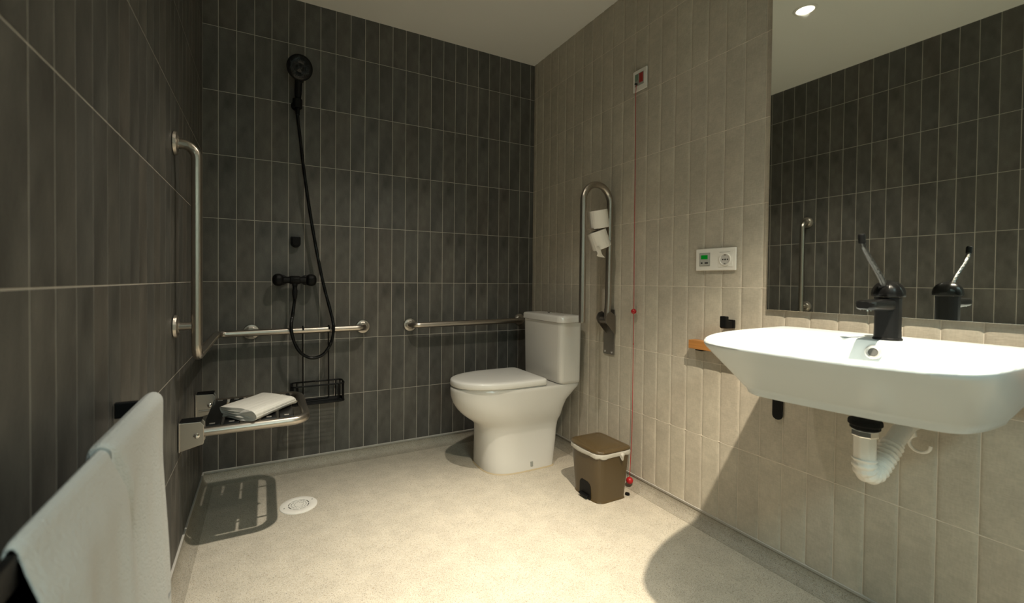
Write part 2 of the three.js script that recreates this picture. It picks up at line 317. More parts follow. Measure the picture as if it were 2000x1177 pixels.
//@@OBJECTS
// ───────────── shower: mixer, hose, hand shower, holder ─────────────
{
  const t = thing('shower_mixer', 'matt black bar shower mixer with a round knob at each end', 'shower mixer', [0.398, 0.98, 0.003]);
  part('body_bar', sweep([V(0.335, 0.98, 0.062), V(0.36, 0.98, 0.062), V(0.43, 0.98, 0.062), V(0.462, 0.98, 0.062)], 0.0165, 24), M.black, t);
  part('body_hub', lathe([[0, -0.024], [0.018, -0.024], [0.021, -0.02], [0.021, 0.02], [0.018, 0.024], [0, 0.024]], [0.398, 0.98, 0.062], [1, 0, 0], 32), M.black, t);
  for (const x of [0.322, 0.474]) {
    part('wall_union', lathe([[0, 0], [0.026, 0], [0.026, 0.006], [0.014, 0.011], [0.012, 0.045], [0, 0.045]], [x + (x < 0.4 ? 0.02 : -0.02), 0.98, 0.0032], [0, 0, 1], 28), M.black, t);
    const s = x < 0.4 ? -1 : 1;
    part('control_knob', lathe([[0, -0.026], [0.012, -0.0255], [0.022, -0.021], [0.0285, -0.012], [0.031, -0.002], [0.0305, 0.008], [0.027, 0.016], [0.020, 0.022], [0.0165, 0.024], [0, 0.024]], [x, 0.98, 0.062], [-s, 0, 0], 36), M.black, t);
  }
  part('hose_outlet', lathe([[0, 0], [0.013, 0], [0.013, 0.012], [0.0105, 0.014], [0.0105, 0.03], [0.0125, 0.034], [0.0125, 0.058], [0.008, 0.078], [0, 0.078]].map(([r, y]) => [r, -y]).reverse(), [0.398, 0.963, 0.062], [0, 1, 0], 24), M.black, t);
  const h = thing('shower_hose', 'black flexible shower hose hanging in a loop down to below the long rail', 'shower hose', [0.398, 0.885, 0.062]);
  const path = curvePts([[0.398, 0.8845, 0.062], [0.390, 0.82, 0.066], [0.380, 0.735, 0.105], [0.402, 0.652, 0.108], [0.432, 0.610, 0.108], [0.478, 0.588, 0.108], [0.530, 0.605, 0.108], [0.568, 0.668, 0.108], [0.578, 0.745, 0.105], [0.563, 0.83, 0.085], [0.535, 0.95, 0.068], [0.507, 1.09, 0.064], [0.470, 1.31, 0.06], [0.437, 1.55, 0.058], [0.420, 1.70, 0.058], [0.409, 1.79, 0.062], [0.408, 1.825, 0.066]], 160);
  part('hose_tube', sweep(path, u => 0.0078 + 0.00035 * Math.sin(u * 900), 14), M.blackGloss, h);
  part('end_nut', lathe([[0, 0], [0.0105, 0], [0.0105, 0.022], [0.0085, 0.03], [0, 0.03]], [0.408, 1.806, 0.065], [0, 1, 0.12], 20), M.black, h);
  const b = thing('shower_holder', 'black wall bracket that the hand shower sits in', 'shower holder', [0.404, 1.868, 0.003]);
  part('wall_base', lathe([[0, 0], [0.0235, 0], [0.0235, 0.012], [0.02, 0.018], [0.015, 0.03], [0, 0.03]], [0.404, 1.868, 0.0032], [0, 0, 1], 32), M.blackSoft, b);
  part('cradle_ring', lathe([[0.0128, -0.022], [0.0215, -0.022], [0.0235, -0.018], [0.0235, 0.018], [0.0215, 0.022], [0.0145, 0.022], [0.0128, -0.022]], [0.408, 1.866, 0.052], [0, 1, 0.12], 32), M.blackSoft, b);
  const s = thing('hand_shower', 'black round hand shower with a rubber nozzle face high on the wall', 'hand shower', [0.408, 1.838, 0.062]);
  const hp = curvePts([[0.408, 1.832, 0.048], [0.410, 1.88, 0.054], [0.411, 1.93, 0.061], [0.412, 1.975, 0.071], [0.414, 2.012, 0.087]], 30);
  part('handle', sweep(hp, u => 0.0112 + 0.006 * smooth(0.1, 0.55, u) + 0.006 * smooth(0.7, 1, u), 20), M.blackSoft, s);
  const hc = [0.414, 2.024, 0.106], ha = [0.10, -0.42, 0.90];
  part('head_shell', lathe([[0, -0.032], [0.016, -0.030], [0.034, -0.021], [0.052, -0.008], [0.0595, 0.001], [0.0605, 0.006], [0.0585, 0.0105], [0.055, 0.0115], [0.0545, 0.009], [0, 0.009]], hc, ha, 48), M.blackSoft, s);
  const q = new THREE.Quaternion().setFromUnitVectors(V(0, 1, 0), V(...ha).normalize()), noz = [];
  const place = (r, a, y) => V(r * Math.cos(a), y, r * Math.sin(a)).applyQuaternion(q).add(V(...hc)).toArray();
  part('spray_plate', lathe([[0, 0.0095], [0.053, 0.0095], [0.0535, 0.0115], [0.051, 0.0132], [0.024, 0.0138], [0.022, 0.0125], [0.019, 0.0125], [0.017, 0.014], [0, 0.0142]], hc, ha, 48), M.blackGloss, s);
  for (const [n, r] of [[8, 0.012], [18, 0.029], [24, 0.037], [30, 0.045]]) for (let i = 0; i < n; i++) noz.push(orient(new THREE.CylinderGeometry(0.0011, 0.0016, 0.004, 6), place(r, i / n * 6.283, 0.0152), ha));
  const nz = part('spray_nozzles', mergeGeometries(noz), M.blackSoft, s); nz.userData.kind = 'stuff';
  part('spray_lever', orient(box(-0.004, 0.004, -0.0035, 0.0035, -0.008, 0.008, 0.002), place(0.060, 1.15, 0.003), ha), M.black, s);
  const k = thing('wall_hook', 'small black D-shaped hand shower rest between mixer and holder', 'wall hook', [0.404, 1.174, 0.003]);
  const D = [[-0.0225, 0.027], [0.0225, 0.027], [0.0235, 0.022]]; for (let i = 0; i <= 12; i++) { const a = -i / 12 * Math.PI; D.push([0.0235 * Math.cos(a), -0.006 + 0.022 * Math.sin(a)]); } D.push([-0.0235, 0.022]);
  part('base_block', extrude(D, 0.022, 0.003).translate(0.404, 1.174, 0.0032), M.black, k);
  part('rest_lip', extrude(D.map(([x, y]) => [x * 0.72, y * 0.72]), 0.014, 0.003).translate(0.404, 1.172, 0.0248), M.blackSoft, k);
}
// ───────────── steel grab rails ─────────────
function flange(p, axis, t, r = 0.0375) {
  const f = part('wall_flange', lathe([[0, 0], [r, 0], [r, 0.0045], [r - 0.0025, 0.008], [0.024, 0.0095], [0.021, 0.0125], [0, 0.0125]], p, axis, 40), M.steelPlate, t);
  return f;
}
{
  const t = thing('corner_grab_rail', 'long bent steel grab rail, upright on the side wall then wrapping the shower corner', 'grab rail', [0.063, 0.725, 0.12]), r = 0.0158;
  part('rail_tube', pipe([[0.006, 1.418, 0.738], [0.0635, 1.418, 0.738], [0.0635, 0.725, 0.738], [0.0635, 0.722, 0.07], [0.745, 0.727, 0.07], [0.745, 0.727, 0.006]], r, 0.042, 20), M.steel, t);
  part('standoff_tube', pipe([[0.006, 0.827, 0.738], [0.05, 0.827, 0.738]], 0.0125, 0.01, 18), M.steel, t);
  part('standoff_tube', pipe([[0.204, 0.721, 0.006], [0.204, 0.723, 0.06]], 0.0125, 0.01, 18), M.steel, t);
  for (const y of [1.418, 0.827]) flange([0.0032, y, 0.738], [1, 0, 0], t);
  for (const [x, y] of [[0.204, 0.721], [0.745, 0.727]]) flange([x, y, 0.0032], [0, 0, 1], t);
  const u = thing('straight_grab_rail', 'short straight steel grab rail on the grey wall running behind the toilet tank', 'grab rail', [1.38, 0.73, 0.07]);
  part('rail_tube', pipe([[1.012, 0.727, 0.006], [1.012, 0.729, 0.072], [1.752, 0.735, 0.072], [1.752, 0.735, 0.006]], r, 0.042, 20), M.steel, u);
  flange([1.012, 0.727, 0.0032], [0, 0, 1], u); flange([1.752, 0.735, 0.0032], [0, 0, 1], u);
}
{
  const t = thing('folding_grab_rail', 'folded-up steel U-shaped support rail beside the toilet', 'grab rail', [1.846, 0.61, 0.74]);
  const zl = 0.772, xi = 1.812, xo = 1.643, arc = [];
  for (let i = 0; i <= 24; i++) { const a = i / 24 * Math.PI; arc.push(V((xi + xo) / 2 + (xi - xo) / 2 * Math.cos(a), 1.378 + 0.088 * Math.sin(a), zl)); }
  part('loop_tube', sweep([V(xi, 0.775, zl - 0.01), V(xi, 0.9, zl - 0.003), ...arc, V(xo, 1.1, zl), V(xo, 0.79, zl)], 0.0158, 20), M.steel, t);
  part('end_cap', cyl([xo, 0.787, zl], [0, 1, 0], 0.0158, 0.0158, 0.006, 24), M.steelPlate, t);
  const pl = part('wall_plate', box(1.8445, 1.8498, 0.612, 0.845, 0.702, 0.780, 0.002), M.foldSteel, t);
  for (const z of [0.717, 0.765]) part('screw', lathe([[0, 0], [0.0055, 0], [0.005, 0.002], [0.003, 0.003], [0, 0.003]], [1.8446, 0.626, z], [-1, 0, 0], 16), M.chrome, pl);
  for (const z of [0.731, 0.797]) {  // two curved hinge cheeks
    const P = [[0, 0.115], [0.030, 0.135]]; for (let i = 0; i <= 10; i++) { const a = 0.9 - i / 10 * 1.9; P.push([0.030 + 0.036 * Math.cos(a), 0.100 + 0.036 * Math.sin(a)]); } P.push([0.012, 0.03], [0, 0.02]);
    part('hinge_cheek', extrude(P.map(([x, y]) => [-x, y]).reverse(), 0.004, 0.001).translate(1.8448, 0.70, z - 0.012), M.foldSteel, t);
  }
  part('hinge_barrel', cyl([1.812, 0.790, 0.752], [0, 0, 1], 0.017, 0.017, 0.062, 28), M.foldSteel, t);
  part('roll_spindle', mergeGeometries([pipe([[xo + 0.008, 1.2475, zl - 0.003], [1.744, 1.2475, zl - 0.006]], 0.004, 0.02, 12), pipe([[1.744, 1.335, zl - 0.006], [1.744, 1.165, zl - 0.006]], 0.005, 0.02, 12)]), M.steel, t);
}
// ───────────── toilet rolls ─────────────
function roll(label, c, tilt, tail) {
  const t = thing('toilet_roll', label, 'toilet roll', c, 'toilet rolls held in the folded rail');
  const R = 0.047, H = 0.088, q = new THREE.Quaternion().setFromEuler(new THREE.Euler(...tilt));
  const put = g => g.applyQuaternion(q).translate(...c);
  part('paper', put(toCreasedNormals(new THREE.LatheGeometry([[0.0215, -H / 2], [R - 0.0015, -H / 2], [R, -H / 2 + 0.0015], [R, H / 2 - 0.0015], [R - 0.0015, H / 2], [0.0215, H / 2], [0.0215, -H / 2]].map(p => new THREE.Vector2(...p)), 56), 0.6)), M.paper, t);
  part('core', put(toCreasedNormals(new THREE.LatheGeometry([[0.019, -H / 2], [0.0215, -H / 2], [0.0215, H / 2], [0.019, H / 2], [0.019, -H / 2]].map(p => new THREE.Vector2(...p)), 40), 0.6)), M.card, t, 'brown cardboard core');
  if (tail) {
    const P = [], I = [], n = 12, m = 8;
    for (let j = 0; j <= n; j++) for (let k = 0; k <= m; k++) { const v = j / n, u = k / m - 0.5; P.push(-R * 0.95 - 0.004 * v + 0.018 * v * (u + 0.5), -H / 2 + 0.02 - 0.055 * v - 0.02 * v * u, R * 0.38 + 0.028 * u + 0.010 * Math.sin(v * 5 + u * 3) * v); }
    for (let j = 0; j < n; j++) for (let k = 0; k < m; k++) { const a = j * (m + 1) + k; I.push(a, a + 1, a + m + 1, a + 1, a + m + 2, a + m + 1); }
    const g = new THREE.BufferGeometry(); g.setAttribute('position', new THREE.Float32BufferAttribute(P, 3)); g.setIndex(I); g.computeVertexNormals();
    const mat = M.paper.clone(); mat.side = THREE.DoubleSide; part('loose_sheet', put(g), mat, t);
  }
}
roll('upper white toilet roll, slightly tilted, inside the folded rail', [1.748, 1.298, 0.764], [0.03, 0, 0.21], false);
roll('lower white toilet roll, tilted with a loose sheet hanging down', [1.752, 1.197, 0.764], [-0.05, 0, 0.40], true);
// ───────────── fold-down shower seat ─────────────
{
  const t = thing('shower_bench', 'steel-framed fold-down shower bench with black slats fixed to the side wall', 'bench', [0.2, 0.45, 0.45]);
  part('frame_tube', pipe([[0.03, 0.447, 0.652], [0.408, 0.447, 0.652], [0.408, 0.447, 0.248], [0.03, 0.447, 0.248]], 0.0165, 0.055, 20), M.steel, t);
  for (const z of [0.33, 0.57]) part('cross_rod', pipe([[0.022, 0.4375, z], [0.395, 0.4375, z]], 0.0045, 0.01, 12), M.steel, t);
  for (const x of [0.069, 0.130, 0.191, 0.252, 0.313]) {
    const s = part('slat', box(x, x + 0.052, 0.448, 0.4625, 0.268, 0.632, 0.004), M.blackGloss, t);
    for (const z of [0.285, 0.615]) part('slat_clip', box(x + 0.017, x + 0.035, 0.462, 0.4642, z - 0.006, z + 0.006, 0.001), M.steelPlate, s);
  }
  for (const z of [0.652, 0.248]) {
    const P = [[0.004, -0.052], [0.074, -0.034], [0.076, -0.028], [0.076, 0.032], [0.066, 0.044], [0.004, 0.046]];
    const b = part('hinge_bracket', extrude(P, 0.006, 0.0012).translate(0, 0.445, z + 0.017), M.steelPlate, t);
    part('hinge_bracket', extrude(P, 0.006, 0.0012).translate(0, 0.445, z - 0.023), M.steelPlate, t);
    part('bracket_base', box(0.0032, 0.008, 0.392, 0.492, z - 0.026, z + 0.026, 0.0015), M.steelPlate, t);
    part('rubber_cover', box(0.006, 0.070, 0.490, 0.4955, z - 0.0225, z + 0.0225, 0.002), M.blackSoft, t, 'black rubber cover strip');
    const bolt = part('bolt', lathe([[0, 0], [0.009, 0], [0.009, 0.003], [0.0065, 0.0055], [0.0045, 0.0085], [0, 0.0095]], [0.055, 0.443, z + 0.0232], [0, 0, 1], 24), M.chrome, t);
  }
  // folded hand towel lying on the slats
  const f = thing('folded_towel', 'folded white hand towel lying on the fold-down shower bench', 'towel', [0.25, 0.47, 0.5]);
  const A = V(0.112, 0, 0.55), B = V(0.232, 0, 0.672), C = V(0.385, 0, 0.475), u = B.clone().sub(A), w = u.length(), d = C.clone().sub(B), L = d.length(); u.normalize(); d.normalize();
  const th = 0.0095, prof = [];           // centre line of the folded cloth: (along AB, height)
  const seg = (a, b, n) => { for (let i = 0; i < n; i++) prof.push([lerp(a[0], b[0], i / n), lerp(a[1], b[1], i / n)]); };
  const bendArc = (cx, cy, r, a0, a1, n) => { for (let i = 0; i < n; i++) { const a = lerp(a0, a1, i / n); prof.push([cx + r * Math.cos(a), cy + r * Math.sin(a)]); } };
  seg([0.012, 0.005], [w - 0.016, 0.005], 14); bendArc(w - 0.016, 0.0195, 0.0145, -Math.PI / 2, Math.PI / 2, 9);
  seg([w - 0.016, 0.034], [0.012, 0.034], 16); bendArc(0.012, 0.0255, 0.0085, Math.PI / 2, Math.PI * 1.5, 8); seg([0.012, 0.017], [w - 0.03, 0.016], 12); prof.push([w - 0.03, 0.016]);
  const rows = 26, rings = [];
  for (let j = 0; j <= rows; j++) {
    const v = j / rows, end = 1 - Math.pow(clamp((v - 0.86) / 0.14, 0, 1), 2.2), sq = 0.30 + 0.70 * Math.sqrt(Math.max(0, end)), left = [], right = [];
    prof.forEach(([a, y], i) => {
      const p = prof[Math.max(0, i - 1)], q = prof[Math.min(prof.length - 1, i + 1)], tx = q[0] - p[0], ty = q[1] - p[1], l = Math.hypot(tx, ty) || 1, nx = -ty / l, ny = tx / l;
      const hgt = 1 + 0.10 * Math.sin(v * 5 + 1) + 0.08 * Math.sin(a * 30), cen = 0.0175;
      for (const [s, arr] of [[1, left], [-1, right]]) {
        const aa = a + nx * th / 2 * s, yy = (y + ny * th / 2 * s), yq = yy < cen ? yy * sq : cen * sq + (yy - cen) * sq * hgt;
        const along = v * L - 0.012 * (1 - sq) + 0.006 * Math.sin(aa * 40 + yy * 90) * (1 - v) , pos = A.clone().addScaledVector(u, aa).addScaledVector(d, along);
        pos.y = 0.4644 + Math.max(0.0004, yq + 0.0006); arr.push(pos);
      }
    });
    rings.push([...left, ...right.reverse()]);
  }
  const g = loft(rings, true, true, 1.2);
  const mat = M.towel.clone(); mat.side = THREE.DoubleSide; mat.color.setRGB(0.62, 0.60, 0.55); part('folded_cloth', g, mat, f);
}
// ───────────── wire basket hanging from the rail ─────────────
{
  const t = thing('wire_basket', 'black wire soap basket hanging from the long grab rail', 'shower basket', [0.5, 0.4, 0.08]);
  const x0 = 0.380, x1 = 0.630, z0 = 0.026, z1 = 0.128, yt = 0.452, yb = 0.362, r = 0.0033;
  const loop = (y, rr) => pipe([[0.5, y, z0], [x1, y, z0], [x1, y, z1], [x0, y, z1], [x0, y, z0], [0.499, y, z0]], rr, 0.022, 10);
  part('top_rim', loop(yt, 0.0042), M.black, t); part('bottom_rim', loop(yb, 0.0042), M.black, t);
  for (const z of [z0, z1]) for (const x of [x0, x0 + 0.03, x1 - 0.03, x1]) part('upright_wire', pipe([[x + (x === x0 ? 0.008 : x === x1 ? -0.008 : 0), yt, z === z0 ? z0 + 0.003 : z1 - 0.003], [x + (x === x0 ? 0.008 : x === x1 ? -0.008 : 0), yb, z === z0 ? z0 + 0.003 : z1 - 0.003]], r, 0.01, 8), M.black, t);
  for (const x of [x0, x1]) for (const z of [0.055, 0.1]) part('upright_wire', pipe([[x, yt, z], [x, yb, z]], 0.002, 0.01, 8), M.black, t);
  for (let i = 0; i < 9; i++) { const z = z0 + 0.006 + (z1 - z0 - 0.012) * i / 8; part('floor_wire', pipe([[x0 + 0.002, yb - 0.002, z], [x1 - 0.002, yb - 0.002, z]], 0.0022, 0.01, 8), M.black, t); }
  part('side_band', box(x1 - 0.0015, x1 + 0.002, yb - 0.004, yt + 0.004, z0 + 0.022, z1 - 0.02, 0.001), M.black, t);
  part('hanger', pipe([[0.436, 0.728, 0.0905], [0.436, 0.744, 0.0905], [0.436, 0.744, 0.046], [0.440, 0.364, 0.046], [0.564, 0.364, 0.046], [0.560, 0.744, 0.046], [0.560, 0.744, 0.0905], [0.560, 0.728, 0.0905]], r, 0.009, 10), M.black, t);
}
// ───────────── floor drain ─────────────
{
  const c = [0.396, 0.0, 0.408], t = thing('floor_drain', 'round pale plastic floor drain with slotted grate', 'floor drain', c);
  part('flange_ring', lathe([[0.0455, 0.0015], [0.0455, 0.0045], [0.050, 0.006], [0.070, 0.0052], [0.0755, 0.003], [0.0765, 0.0002], [0.0455, 0.0002], [0.0455, 0.0015]], c, [0, 1, 0], 56), M.whitePlastic, t);
  part('dark_well', lathe([[0, 0.0008], [0.0456, 0.0008]], c, [0, 1, 0], 40), M.darkHole, t);
  const ann = (r0, r1) => lathe([[r0, 0.0012], [r0, 0.0042], [r1, 0.0042], [r1, 0.0012]], c, [0, 1, 0], 48), bars = [lathe([[0, 0.0042], [0.0165, 0.0042], [0.0165, 0.0012]], c, [0, 1, 0], 40), ann(0.0205, 0.0280), ann(0.0322, 0.0384), ann(0.0426, 0.0458)];
  const rib = (r0, r1, a, w) => { const g = box(r0 - 0.0006, r1 + 0.0006, 0.0012, 0.00415, -w / 2, w / 2); g.rotateY(a); g.translate(c[0], 0, c[2]); return g; };
  for (let i = 0; i < 12; i++) bars.push(rib(0.0165, 0.0205, i * Math.PI / 6, 0.004));
  for (let i = 0; i < 16; i++) bars.push(rib(0.0280, 0.0322, (i + 0.5) * Math.PI / 8, 0.004));
  for (let i = 0; i < 8; i++) bars.push(rib(0.0384, 0.0426, i * Math.PI / 4, 0.004));
  part('grate', mergeGeometries(bars.map(g => g.index ? g.toNonIndexed() : g)), M.whitePlastic, t);
  for (const a of [0.35, 3.4]) part('screw', lathe([[0, 0], [0.0032, 0], [0.0028, 0.0012], [0, 0.0014]], [c[0] + 0.06 * Math.cos(a), 0.0056, c[2] - 0.06 * Math.sin(a)], [0, 1, 0], 12), M.greyPlastic, t);
}
// ───────────── toilet ─────────────
function bowlRing(xf, xb, hw, y, o = {}) {
  const { nf = 2.1, nb = 7, zc = 0.397, xc = lerp(xf, xb, o.m ?? 0.55), n = 72 } = o, out = [];
  for (let k = 0; k < n; k++) {
    const a = k / n * 2 * Math.PI, c = Math.cos(a), s = Math.sin(a), e = c < 0 ? nf : nb, p = (v) => Math.sign(v) * Math.pow(Math.abs(v), 2 / e);
    out.push(V(c < 0 ? xc + (xc - xf) * p(c) : xc + (xb - xc) * p(c), y, zc + hw * p(s)));
  }
  return out;
}
{
  const t = thing('toilet', 'white floor-standing toilet with closed lid and close-coupled tank in the corner', 'toilet', [1.5, 0, 0.397]);
  const rows = [[1.272, 1.655, 0.158, 0, 3.0, 9], [1.270, 1.657, 0.158, 0.012, 3.0, 9], [1.268, 1.667, 0.152, 0.06, 3.0, 9], [1.267, 1.68, 0.146, 0.13, 2.9, 9], [1.265, 1.690, 0.143, 0.19, 2.8, 8], [1.262, 1.696, 0.144, 0.222, 2.7, 8], [1.245, 1.702, 0.150, 0.243, 2.6, 8], [1.214, 1.710, 0.160, 0.264, 2.5, 8],
    [1.184, 1.712, 0.168, 0.287, 2.4, 8], [1.156, 1.720, 0.175, 0.316, 2.3, 8], [1.132, 1.738, 0.180, 0.352, 2.2, 8], [1.119, 1.778, 0.182, 0.390, 2.15, 9], [1.116, 1.808, 0.182, 0.418, 2.1, 10], [1.116, 1.812, 0.182, 0.431, 2.1, 10], [1.120, 1.810, 0.179, 0.436, 2.1, 10]];
  part('bowl_and_pedestal', loft(rows.map(([xf, xb, hw, y, nf, nb]) => bowlRing(xf, xb, hw, y, { nf, nb })), true, true, 0.9), M.ceramicToilet, t);
  part('floor_seal', loft([bowlRing(1.266, 1.661, 0.163, 0.0002, { nf: 3, nb: 9 }), bowlRing(1.268, 1.659, 0.161, 0.004, { nf: 3, nb: 9 }), bowlRing(1.272, 1.655, 0.158, 0.006, { nf: 3, nb: 9 })], true, true), std([0.42, 0.34, 0.22], 0.7), t, 'yellowed silicone seal');
  const slab = (y0, y1, i, dome) => [[0.004, y0], [0.001, y0 + 0.0015], [0, y0 + 0.003], [0, y1 - 0.0075], [0.0022, y1 - 0.0028], [0.007, y1]].map(([m, y]) => bowlRing(1.118 + i + m, 1.592 - m * 0.6, 0.179 - i - m, y, { nf: 2.15, nb: 14, m: 0.62 }));
  part('seat_ring', loft(slab(0.4362, 0.4425, 0.011), true, true, 0.9), M.seatPlastic, t);
  const lid = slab(0.4432, 0.474, 0);
  for (const [m, y] of [[0.03, 0.4758], [0.07, 0.4772], [0.12, 0.478]]) lid.push(bowlRing(1.118 + m, 1.592 - m * 0.6, 0.179 - m, y, { nf: 2.15, nb: 14, m: 0.62 }));
  part('lid', loft(lid, true, true, 0.9), M.seatPlastic, t);
  for (const z of [0.31, 0.484]) part('seat_hinge', box(1.585, 1.618, 0.4355, 0.452, z - 0.022, z + 0.022, 0.006), M.seatPlastic, t);
  const tank = [[0.4375, 0.016, 0.010], [0.441, 0.009, 0.006], [0.455, 0.0055, 0.004], [0.60, 0.003, 0.002], [0.764, 0, 0]].map(([y, a, b]) => rectRing(1.652 + a, 1.802, 0.214 + b, 0.590 - b, 0.030, y));
  part('tank', loft(tank, true, true, 0.9), M.ceramicToilet, t);
  const tl = [[0.7655, 0.004], [0.7675, 0], [0.792, 0], [0.798, 0.0025], [0.8015, 0.008], [0.803, 0.016], [0.8045, 0.06]].map(([y, m]) => rectRing(1.645 + m, 1.806 - m, 0.206 + m, 0.598 - m, Math.max(0.006, 0.034 - m * 0.4), y));
  part('tank_lid', loft(tl, true, true, 0.9), M.ceramicToilet, t);
  const fb = part('flush_button', lathe([[0, 0], [0.021, 0], [0.021, 0.004], [0.0185, 0.0065], [0, 0.007]], [1.725, 0.8042, 0.402], [0, 1, 0], 36), M.chrome, t);
  part('button_split', box(1.7245, 1.7255, 0.811, 0.8116, 0.386, 0.418), M.darkHole, fb);
  part('fixing_cap', box(1.497, 1.512, 0.020, 0.046, 0.5505, 0.5560, 0.002), M.greyPlastic, t, 'small grey floor fixing cap');
}
// ───────────── pedal bin ─────────────
{
  const t = thing('pedal_bin', 'small brown plastic pedal bin with a white liner tied at the rim', 'bin', [1.66, 0, 0.9]);
  const ring = (g, y) => bowlRing(1.572 - g, 1.738 + g, 0.093 + g, y, { nf: 4.2, nb: 9, zc: 0.892, m: 0.42, n: 64 });
  part('body', loft([[0.002, 0.001], [0, 0.004], [-0.001, 0.012], [0.003, 0.06], [0.012, 0.19], [0.015, 0.222], [0.011, 0.2225], [0.010, 0.20]].map(([g, y]) => ring(g, y)), true, false, 0.9), M.bin, t);
  const li = part('bag_liner', loft(Array.from({ length: 7 }, (_, i) => { const q = i / 6, r = ring(0.0165 + 0.003 * Math.sin(q * Math.PI), 0.205 + 0.021 * q); return r.map((p, k) => p.clone().add(V(0.0012 * Math.sin(k * 1.7 + q * 4), 0.0022 * Math.sin(k * 0.9) * (1 - q), 0.0012 * Math.cos(k * 2.1)))); }), false, false, 1.3), new THREE.MeshStandardMaterial().copy(M.liner), t); li.material.side = THREE.DoubleSide;
  part('bag_knot', loft(Array.from({ length: 6 }, (_, i) => { const q = i / 5, rr = [0.004, 0.010, 0.012, 0.008, 0.006, 0.002][i]; return Array.from({ length: 14 }, (_, k) => { const a = k / 14 * 6.2832, w = 1 + 0.25 * Math.sin(3 * a + i); return V(1.688 + rr * w * Math.cos(a), 0.222 - 0.035 * q, 1.006 + 0.004 * q + rr * 0.7 * w * Math.sin(a)); }); }), true, true, 1.3), M.liner, li);
  const lid = [[0.014, 0.2262], [0.018, 0.228], [0.019, 0.232], [0.017, 0.2365], [0.010, 0.239], [-0.004, 0.2405], [-0.007, 0.2395], [-0.010, 0.2405], [-0.05, 0.243]].map(([g, y]) => ring(g, y));
  part('lid', loft(lid, true, true, 0.9), M.bin, t);
  const arch = [[-0.036, 0.004], [0.036, 0.004], [0.036, 0.062], [0.030, 0.074], [0.020, 0.08], [-0.020, 0.08], [-0.030, 0.074], [-0.036, 0.062]];
  const pg = extrude(arch, 0.006, 0.001).rotateY(-Math.PI / 2).translate(1.5725, 0.0, 0.900);
  part('pedal_recess', pg, M.black, t, 'black pedal opening');
  part('pedal', box(1.552, 1.575, 0.012, 0.020, 0.872, 0.928, 0.003), M.black, t);
  part('rear_foot', lathe([[0, 0.0002], [0.011, 0.0002], [0.010, 0.008], [0, 0.009]], [1.762, 0, 0.968], [0, 1, 0], 20), M.black, t);
}
// ───────────── alarm pull, sockets, hook ─────────────
{
  const X = 1.8495, t = thing('alarm_switch', 'white wall plate with red call button high on the beige wall', 'alarm switch', [X, 1.943, 0.928]);
  part('cover_plate', box(X - 0.009, X, 1.893, 1.993, 0.886, 0.970, 0.003), M.whitePlastic, t);
  part('insert', box(X - 0.0105, X - 0.008, 1.917, 1.975, 0.900, 0.955, 0.001), M.greyPlastic.clone(), t);
  part('call_button', box(X - 0.0135, X - 0.0095, 1.928, 1.972, 0.929, 0.951, 0.0015), M.lensRed, t, 'dark red call button');
  part('signal_lens', box(X - 0.012, X - 0.0095, 1.944, 1.972, 0.903, 0.920, 0.0015), M.lensGreen, t);
  part('cord_outlet', lathe([[0, 0], [0.005, 0], [0.004, 0.012], [0, 0.012]], [X - 0.010, 1.926, 0.9135], [-1, 0, 0], 16), M.darkHole, t);
  const c = thing('pull_cord', 'thin red alarm pull cord hanging from the white plate to the floor', 'pull cord', [1.830, 0.9, 0.92]);
  part('cord', sweep(curvePts([[1.838, 1.926, 0.9135], [1.834, 1.915, 0.914], [1.833, 1.6, 0.9165], [1.832, 1.2, 0.9195], [1.831, 0.845, 0.923], [1.8315, 0.62, 0.9225], [1.832, 0.3, 0.9225], [1.820, 0.035, 0.923]], 120), 0.0013, 8), M.red, c);
  part('bead', sphere([1.831, 0.846, 0.923], 0.0125), M.red, c); part('bead', sphere([1.820, 0.036, 0.923], 0.0165), M.red, c);
  part('knot', sphere([1.832, 0.69, 0.9225], 0.0026, 1, 1.8, 1, 12), M.red, c);
}
